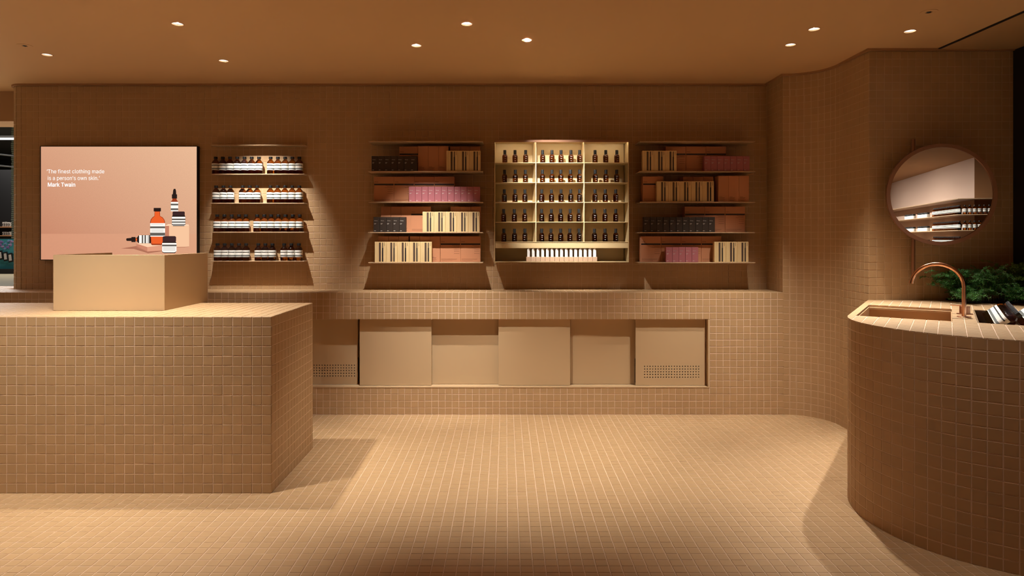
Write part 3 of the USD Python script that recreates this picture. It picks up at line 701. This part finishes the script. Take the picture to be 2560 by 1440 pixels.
# ------------------------------------------------------------------ cartons
BRAND = meshkit.text_mesh('Aēsop.', 1.0, .05)
def mark(h, x, z, y, bold=1.):
    m = BRAND.copy(); m.apply_scale([h, h, .006]); m.apply_transform(np.array([[1, 0, 0, x], [0, 0, -1, y], [0, 1, 0, z], [0, 0, 0, 1.]])); return m
def ln(x0, x1, z0, z1, y=-.0003): return bx(x0, x1, y, y + .00025, z0, z1)
DIM = dict(big=(.1545, .072, .197), narrow=(.0775, .095, .197), dark=(.0487, .046, .1145), magenta=(.0487, .046, .1145), cream=(.0862, .040, .155))
CARTON = {}
def make_carton(kind, loc, lab, group):
    w, d, h = DIM[kind]; names = dict(big='wide_carton', narrow='tall_carton', dark='black_carton', magenta='magenta_carton', cream='striped_carton')
    t = thing(names[kind], lab, 'carton', loc, 0., group)
    body = {'big': M_TERRA, 'narrow': M_TERRA, 'dark': M_BLACKC, 'magenta': M_MAG, 'cream': M_CREAM}[kind]
    obj('box', cbx(-w / 2 + .0004, w / 2 - .0004, 0, d, 0, h, .0011), body, t)
    if kind == 'big':
        obj('black_stripe', ln(-w / 2 + .003, w / 2 - .003, h * .664, h * .722), M_INKK, t)
        obj('printed_text', cat_(mark(.0068, -w / 2 + .006, h * .775, -.0002), *[ln(a * w, w / 2 - .008, h * z, h * z + .0016) for a, z in ((.08, .635), (.16, .60), (.04, .565), (.18, .49), (.18, .42), (.18, .33))], *[ln(-w / 2 + .008, b * w, h * z, h * z + .0012) for b, z in ((.34, .115), (.30, .085), (.1, .05))]), M_INKB, t)
    elif kind == 'narrow':
        obj('printed_text', cat_(*[ln(-w / 2 + .007, -w / 2 + e_, h * z, h * z + .0016) for e_, z in ((.030, .19), (.048, .155), (.045, .13), (.050, .075), (.040, .05))]), M_INKB, t)
    elif kind in ('dark', 'magenta'):
        obj('printed_text', cat_(mark(.0060, -w / 2 + .006, h * .735, -.0002), *[ln(-w / 2 + .006, -w / 2 + e_, h * z, h * z + .0014) for e_, z in ((.022, .575), (.019, .545), (.017, .515))], ln(-w / 2 + .006, -w / 2 + .019, h * .07, h * .07 + .0032)), M_INKW, t)
    else:
        s = obj('stripe', ln(-w / 2 + w * .375, -w / 2 + w * .545, .005, h - .006), M_STRIPE, t)
        obj('stripe', cat_(ln(-w / 2 + w * .645, -w / 2 + w * .755, .005, h * .70), ln(-w / 2 + w * .665, -w / 2 + w * .735, h * .70, h - .006)), M_INKK, t)
        obj('printed_text', cat_(*[ln(-w / 2 + w * .84, -w / 2 + w * .90, h * z, h * z + .0022) for z in np.linspace(.79, .95, 9)], *[ln(-w / 2 + w * a, -w / 2 + w * a + .0006, .004, h - .005) for a in (.08, .15, .21, .28, .60, .80)]), plain('tan_ink', (.30, .19, .09), .6), t)
    return t
WHAT = dict(big='wide terracotta carton with a black stripe', narrow='tall plain terracotta carton', dark='small black carton', magenta='small magenta carton', cream='cream carton with brown stripes')
def carton(kind, x0, x1, yfront, z, lab, group):
    loc = ((x0 + x1) / 2, yfront, z + .0002)
    if kind not in CARTON:
        CARTON[kind] = make_carton(kind, loc, lab, group); return
    dup(CARTON[kind], lab, loc, float(rng.uniform(-.5, .5)), group)
YFR, YBK, YMID = 4.892, 4.962, 4.938
# unit, shelf index, kind, first edge (zoom px), count, front plane, depth word
LAY = [('left', 1, 'dark', 118, 7, YFR), ('left', 1, 'big', 404, 1, YBK), ('left', 1, 'narrow', 597, 3, YMID), ('left', 1, 'cream', 888, 3, YFR), ('left', 1, 'narrow', 925, 3, YBK), 
       ('left', 2, 'big', 142, 4, YBK), ('left', 2, 'magenta', 502, 11, YFR),
       ('left', 3, 'narrow', 213, 3, YBK), ('left', 3, 'big', 523, 1, YBK), ('left', 3, 'narrow', 930, 3, YBK), ('left', 3, 'dark', 137, 5, YFR), ('left', 3, 'cream', 643, 5, YFR),
       ('left', 4, 'narrow', 187, 3, YBK), ('left', 4, 'narrow', 512, 3, YBK), ('left', 4, 'big', 826, 2, YBK), ('left', 4, 'cream', 150, 5, YFR),
       ('right', 1, 'cream', 148, 3, YFR), ('right', 1, 'big', 388, 3, YBK), ('right', 1, 'dark2', 785, 7, YFR),
       ('right', 2, 'big', 152, 1, 4.942), ('right', 2, 'cream', 297, 5, YFR), ('right', 2, 'narrow', 565, 3, YBK), ('right', 2, 'narrow', 930, 3, 4.90),
       ('right', 3, 'dark', 162, 11, YFR), ('right', 3, 'big', 583, 3, YBK),
       ('right', 4, 'big', 132, 4, YBK), ('right', 4, 'magenta', 390, 5, YFR), ('right', 4, 'cream', 888, 3, YFR)]
blocks = {}
for unit, s, kind, x0z, n, yf in LAY:
    if kind == 'dark2': kind = 'magenta'
    x0w = X((900 if unit == 'left' else 1570) + x0z / 4.115, yf); w = DIM[kind][0] + (.0004 if n > 1 else 0)
    blk = blocks.get((unit, s, kind), 0); blocks[(unit, s, kind)] = blk + 1
    which = ' of the second block' if blk else ''
    for k in range(n):
        place = 'behind' if yf > 4.93 and kind == 'narrow' else 'on'
        lab = f'{WHAT[kind]}, {ORD[k] + " from left" if n > 1 else "single"}{which}, {ORD[s - 1] if s < 4 else "lowest"} row {"left" if unit == "left" else "right"} of cabinet'
        carton(kind, x0w + k * w, x0w + k * w + w, yf, ZS[s], lab, f'cartons on the {unit} shelves')

# ------------------------------------------------------------------ bottles lying in the well
nwell = 11
for r_ in range(3):
    for k in range(nwell):
        b_ = 3.731 + .0335 + k * .0590
        a_ = .170 + r_ * .130
        p = wrap(a_, b_)
        tilt = 50.                                                       # degrees from upright, towards +a
        axis = Gf.Vec3d(*(U23 * 1.0))
        q1 = Gf.Rotation(Gf.Vec3d(0, 0, 1), math.degrees(math.atan2(V2[1], V2[0])) - 90 + 0)
        q2 = Gf.Rotation(axis, tilt)
        rot = (q1 * q2)
        zc_ = .868
        amber((p[0], p[1], zc_), f'amber bottle lying tilted in the counter well, {ORD[k]} from front, {["left", "middle", "right"][r_]} row', 'amber bottles in the counter well', rot=rot)
obj('bottle_ramp', ext(rect(BIN[0] + .07, BIN[1] - .01, BIN[2] + .006, BIN[3] - .006), .622, .845), MATS['well_coating'], bw)

# ------------------------------------------------------------------ plants along the end wall
soil = thing('planter', 'dark low planter strip under the greenery on the basin counter', 'planter', (0, 0, ZB))
obj('trough', bx(2.80, 3.22, 3.92, 4.11, 0, .012), M_SOIL, soil)
def plant(loc, n, spread, height, lean, label, mat, seed):
    g = np.random.default_rng(seed)
    t = thing('evergreen_plant', label, 'plant', loc, 0., 'plants on the basin counter')
    stems, V, Fc, cnt = [], [], [], 0
    for s in range(n):
        az = g.uniform(0, 2 * np.pi); out = g.uniform(.3, 1.) * spread; hh = height * g.uniform(.45, 1.)
        end = np.array([math.cos(az) * out + lean[0] * g.uniform(.3, 1), math.sin(az) * out * .8 + lean[1] * g.uniform(.3, 1), hh])
        if end[1] + loc[1] > 4.10: end[1] = 4.10 - loc[1]
        tt = np.linspace(0, 1, 9)[:, None]; base = np.array([g.uniform(-.04, .04), g.uniform(-.03, .03), 0.])
        ctrl = base + np.array([0, 0, hh * .9]); pts = (1 - tt) ** 2 * base + 2 * tt * (1 - tt) * ctrl + tt ** 2 * end
        stems.append(tube(pts, .0016, 5, .0008))
        twigs = [(pts, .25)]
        for q in range(7):
            i = g.integers(2, 9); d = g.normal(0, 1, 3); d[2] = abs(d[2]) * .5 - .1; d /= np.linalg.norm(d)
            L = g.uniform(.03, .075); tw = pts[i] + d * L * np.linspace(0, 1, 6)[:, None] + np.array([0, 0, -.012]) * np.linspace(0, 1, 6)[:, None] ** 2
            stems.append(tube(tw, .0009, 4, .0006)); twigs.append((tw, 0.))
        for tw, st in twigs:
            m = 34
            u = g.uniform(st, 1, m); idx = u * (len(tw) - 1); i0 = np.clip(idx.astype(int), 0, len(tw) - 2); f = (idx - i0)[:, None]
            p = tw[i0] * (1 - f) + tw[i0 + 1] * f; ax = tw[i0 + 1] - tw[i0]; ax /= np.linalg.norm(ax, axis=1)[:, None]
            d = g.normal(0, 1, (m, 3)); d -= (d * ax).sum(1)[:, None] * ax; d /= np.linalg.norm(d, axis=1)[:, None]
            d = d * .8 + ax * .6; d /= np.linalg.norm(d, axis=1)[:, None]
            side = np.cross(d, g.normal(0, 1, (m, 3))); side /= np.linalg.norm(side, axis=1)[:, None]
            L = g.uniform(.009, .017, m)[:, None]; w = .0016
            V.append(np.stack([p, p + d * L * .45 + side * w, p + d * L, p + d * L * .45 - side * w], 1).reshape(-1, 3))
            k = np.arange(m)[:, None] * 4 + cnt; Fc.append(np.concatenate([k + [0, 1, 2], k + [0, 2, 3]])); cnt += 4 * m
    obj('stem', cat_(*stems), M_STEM, t)
    vv = np.vstack(V); vv[:, 1] = np.minimum(vv[:, 1], 4.118 - loc[1])
    obj('foliage', (vv, np.vstack(Fc)), mat, t, kind='stuff')
plant((2.83, 4.02, ZB + .012), 22, .17, .19, (-.10, -.02), 'dark evergreen plant farthest left, against the end wall behind the tap', M_LEAVES[0], 11)
plant((2.93, 3.93, ZB + .012), 26, .17, .20, (.0, -.08), 'bushy evergreen plant right behind the copper tap', M_LEAVES[2], 12)
plant((3.06, 3.95, ZB + .012), 28, .16, .24, (.03, -.05), 'taller yellowish evergreen plant behind the bottle well', M_LEAVES[1], 13)
plant((3.14, 3.90, ZB + .012), 24, .12, .26, (.03, -.16), 'evergreen plant at the right edge beside the dark pier', M_LEAVES[1], 14)
plant((2.80, 3.90, ZB + .012), 16, .12, .08, (-.04, -.08), 'low bluish evergreen sprigs spilling onto the tiles beside the tap', M_LEAVES[2], 15)
plant((3.05, 3.86, ZB + .012), 18, .16, .09, (.02, -.12), 'low evergreen sprigs spilling towards the bottle well', M_LEAVES[0], 16)

# ------------------------------------------------------------------ ceiling lamps
def make_lamp(x, y, label):
    t = thing('downlight', label, 'lamp', (x, y, CEIL), 0., 'round ceiling downlights')
    obj('trim_ring', lathe([(.0305, -.0012), (.0345, -.0012), (.0345, .0), (.0335, .0005), (.0330, .0005), (.0330, .040), (.0305, .040), (.0305, -.0012)], 32), M_TRIM, t, smooth=40)
    obj('reflector', lathe([(.0295, .004), (.0303, .004), (.0303, .034), (.020, .034), (.020, .032), (.0295, .004)], 32), M_CHROME, t, smooth=40)
    obj('lens', lathe([(0, .026), (.0205, .026), (.0205, .030), (0, .030)], 24), M_LENS, t)
    obj('anti_glare_louvre', lathe([(.004, .010), (.0085, .010), (.0085, .0255), (.004, .0255), (.004, .010)], 16), M_CHROME, t)
    return t
lamp0 = None
for i, (x, y, aim, w, half, soft, col, where) in enumerate(SPOTS):
    lab = f'small round recessed ceiling downlight {where}'
    if lamp0 is None: lamp0 = make_lamp(x, y, lab)
    else: dup(lamp0, lab, (x, y, CEIL), 0., 'round ceiling downlights')
    L = UsdLux.SphereLight.Define(stage, f'/World/lamp_light_{i + 1:03d}')
    L.CreateRadiusAttr(.016); L.CreateIntensityAttr(w * KLIGHT); L.CreateColorAttr(Gf.Vec3f(*col))
    sh = UsdLux.ShapingAPI.Apply(L.GetPrim()); sh.CreateShapingConeAngleAttr(float(half)); sh.CreateShapingConeSoftnessAttr(float(soft))
    p = np.array([x, y, CEIL + .006]); dvec = np.array(aim) - p; dvec /= np.linalg.norm(dvec)
    L.AddTranslateOp().Set(Gf.Vec3d(*map(float, p)))
    L.AddOrientOp().Set(Gf.Quatf(Gf.Rotation(Gf.Vec3d(0, 0, -1), Gf.Vec3d(*map(float, dvec))).GetQuat()))
for (x, y, where) in ((-3.017, 4.054, 'left end of the ceiling'), (2.262, 3.452, 'right end of the ceiling')):
    t = thing('sprinkler', f'round flush sprinkler cover on the {where}', 'sprinkler', (x, y, CEIL))
    obj('cover', lathe([(.016, -.0025), (.042, -.0015), (.042, -.0002), (.016, -.0002), (.016, -.0025)], 32), M_CEIL, t, smooth=30)
    obj('head', lathe([(0, -.006), (.006, -.006), (.010, -.003), (.012, -.0003), (0, -.0003)], 16), M_DARK, t)

# ------------------------------------------------------------------ rear of the shop, seen in the mirror
M_RW = painted('rear_wall_paint', (.60, .43, .33), .7, .01)
XW, YW = 5.02, -2.68
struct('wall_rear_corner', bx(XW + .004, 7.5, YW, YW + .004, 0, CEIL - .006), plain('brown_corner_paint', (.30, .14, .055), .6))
struct('wall_rear_right', bx(XW, 7.5, -7.6, YW, 0, CEIL - .006), M_RW)
struct('wall_rear', bx(-5.3, XW, -7.6, -7.44, 0, CEIL), M_RW)
for i, z in enumerate((1.88, 1.65, 1.42, 1.19)):
    poly = sbox(XW - .3, -7.43, XW - .0005, YW + .3).union(sbox(XW - .3, YW + .0045, 6.6, YW + .3))
    obj('corner_shelf', ext(poly, z - .012, z), M_SHELF, label=f'long corner shelf seen in the round mirror, {["top", "second", "third", "lowest"][i]}', cat='shelf', group='rear shelves')
LEV = ['upper', 'middle', 'lower']
for i, z in enumerate((1.65, 1.42, 1.19)):
    for k in range(20):
        amber((XW - .26, -2.45 - k * .0605, z + .0002), f'amber bottle seen in the mirror, {ORD[k]} along the {LEV[i]} rear shelf', 'bottles on the rear shelves', -90.)
    for k in range(8):
        amber((XW - .2 + k * .0605, YW + .26, z + .0002), f'amber bottle seen in the mirror, {ORD[k]} round the corner, {LEV[i]} rear shelf', 'bottles on the rear shelves', 180.)
jar0 = None
for i, z in enumerate((1.65, 1.42, 1.19)):
    for k in range(12):
        loc = (XW - .26, -3.95 - k * .085 - (.3 if k > 5 else 0), z + .0002); lab = f'white-labelled dark jar seen in the mirror, {ORD[k]} along the {LEV[i]} rear shelf'
        if jar0 is None:
            jar0 = thing('cream_jar', lab, 'jar', loc, 0., 'jars on the rear shelves')
            obj('body', lathe([(0, 0), (.034, 0), (.036, .003), (.036, .052), (.033, .056), (0, .056)], 20), M_LABEL, jar0, smooth=40)
            obj('lid', lathe([(0, .0565), (.035, .0565), (.0355, .058), (.0355, .082), (.034, .084), (0, .084)], 20), M_CAP, jar0, smooth=40)
        else: dup(jar0, lab, loc, 0., 'jars on the rear shelves')

# ------------------------------------------------------------------ the mall beyond the open left end
MF = painted('mall_floor_stone', (.60, .50, .33), .4, .06, 1.2)
struct('floor_mall', cat_(bx(-34, 4, 5.43, 36, -.08, -.004), bx(-34, -5.31, -7.6, 5.42, -.08, -.004)), MF)
struct('wall_mall', bx(-34, -10, 30, 30.2, 0, 6), plain('mall_dark_wall', (.012, .012, .013), .7))
struct('ceiling_mall', cat_(bx(-34, 4, 5.8, 30.2, 4.9, 5.0), bx(-34, -5.4, -7.6, 5.79, 4.9, 5.0)), M_BLACK)
def mx(px, y): return (px - CX) / F * y
lt = thing('linear_lamp', 'bright linear ceiling lamp in the shop seen at the far left edge', 'lamp', (mx(16, 15), 15, Zy(345, 15)))
obj('tube', cbx(-.22, .22, -.04, .04, -.035, 0), emit('mall_lamp', (1., 1., 1.), 5.), lt)
obj('housing', cbx(-.9, .6, -.05, .05, 0, .05), plain('grey_housing', (.2, .2, .2), .5), lt)
for k, y_ in enumerate((385, 413)):
    obj('ceiling_pipe', tube([(mx(-60, 15), 14, Zy(y_, 15)), (mx(60, 15), 16, Zy(y_ + 2, 15))], .02, 8), plain('pipe_grey', (.12, .12, .12), .6), label=f'{["upper", "lower"][k]} thin grey ceiling pipe at the far left edge', cat='pipe')
sy = 20.
ss = thing('slatted_screen', 'pale green slatted screen just left of the rounded wall end', 'screen', (0, sy, 0))
obj('post', bx(mx(45, sy), mx(50, sy), .06, .14, 0, 4.7), M_BLACK, ss)
obj('slats', cat_(*[cbx(mx(27.8, sy) + rng.uniform(-.01, .01), mx(52, sy), 0, .05, Zy(596, sy) + k * .062, Zy(596, sy) + k * .062 + .050, .006) for k in range(56)]), plain('pale_green_slat', (.30, .34, .27), .7), ss, kind='stuff')
ry = 25.
rk = thing('shop_rack', 'black shop rack with two wooden shelves at the far left edge', 'rack', (0, ry, 0))
obj('back', bx(mx(-60, ry), mx(26, ry), .4, .45, 0, 4.0), M_BLACK, rk)
for y_ in (566.5, 588): obj('shelf', cbx(mx(-60, ry), mx(25.5, ry), 0, .39, Zy(y_ + 3, ry), Zy(y_, ry), .01), plain('orange_wood', (.35, .15, .06), .5), rk)
for i, y_ in enumerate((566.5, 588)):
    for k in range(4):
        g = thing('shop_package', f'small pale package, {ORD[k]} from left on the {["upper", "lower"][i]} wooden shelf at far left', 'package', (mx(2 + k * 5.4, ry), ry + .1, Zy(y_, ry) + .001), group='packages in the neighbouring shop')
        hh = (13, 9)[i] / F * ry * rng.uniform(.8, 1.)
        obj('bag', cbx(-.033, .033, 0, .1, 0, hh, .012), plain('kraft_package', (.42, .36, .30), .6), g)
        obj('sticker', cbx(-.02, .02, -.004, 0, hh * .25, hh * .6, .001), plain('dark_sticker', (.10, .08, .07), .6), g)
dy = 24.
ds = thing('promotion_stand', 'low promotional stand with purple flower picture at the far left edge', 'stand', (0, dy, 0))
def dq(px, py): return ((px - CX) / F * dy, H + (CY - py) / F * dy)
def dflat(pts, lay, th=.02):
    m = ext(Polygon([dq(*p) for p in pts]).buffer(0), 0, th); m.apply_transform(np.array([[1, 0, 0, 0], [0, 0, -1, -lay * .021], [0, 1, 0, 0], [0, 0, 0, 1.]])); return m
obj('back_board', dflat(fr_(-40, 597, 60, 672), 0), plain('teal_board', (.03, .20, .22), .6), ds)
obj('picture', dflat(fr_(-40, 599, 60, 634), 1), plain('pale_blue_print', (.05, .26, .30), .6), ds)
frng = np.random.default_rng(3)
for k, (cx_, cy_) in enumerate(((3, 612), (9, 617), (16, 610), (22, 618), (28, 612), (14, 622), (6, 605), (31, 604), (24, 603))):
    pet = [(cx_ + (4.4 + .9 * math.cos(3 * q + cx_)) * math.cos(q), cy_ + (3.3 + .7 * math.cos(3 * q + cx_)) * math.sin(q)) for q in np.linspace(0, 6.283, 30, endpoint=False)]
    fl_ = obj('printed_flower', dflat(pet, 2, .01), plain(('violet_print', 'lilac_print', 'blue_print')[k % 3], ((.25, .16, .42), (.42, .33, .55), (.16, .34, .55))[k % 3], .6), ds)
    obj('printed_vein', dflat([(cx_ - 3.4, cy_ + .3), (cx_, cy_ + 1.3), (cx_ + 3.4, cy_ - .2), (cx_ + 3.2, cy_ + .5), (cx_, cy_ + 2.1), (cx_ - 3.2, cy_ + 1.)], 2.6, .006), plain('plum_print', (.12, .05, .16), .6), fl_)
for k, x_ in enumerate((4, 17, 29)):
    obj('card_holder', dflat([(x_ - 6, 628 + k * 3), (x_ + 5, 626 + k * 3), (x_ + 8, 648 + k * 3), (x_ - 3, 650 + k * 3)], 3), M_BLACK, ds)
    obj('card', dflat([(x_ - 2.5, 631 + k * 3), (x_ + 3, 630 + k * 3), (x_ + 5, 645 + k * 3), (x_ - 1, 646 + k * 3)], 4), plain('pale_card', (.62, .55, .50), .6), ds)
obj('base', bx(dq(-40, 0)[0], dq(60, 0)[0], -.3, .25, 0, dq(0, 672)[1]), M_BLACK, ds)
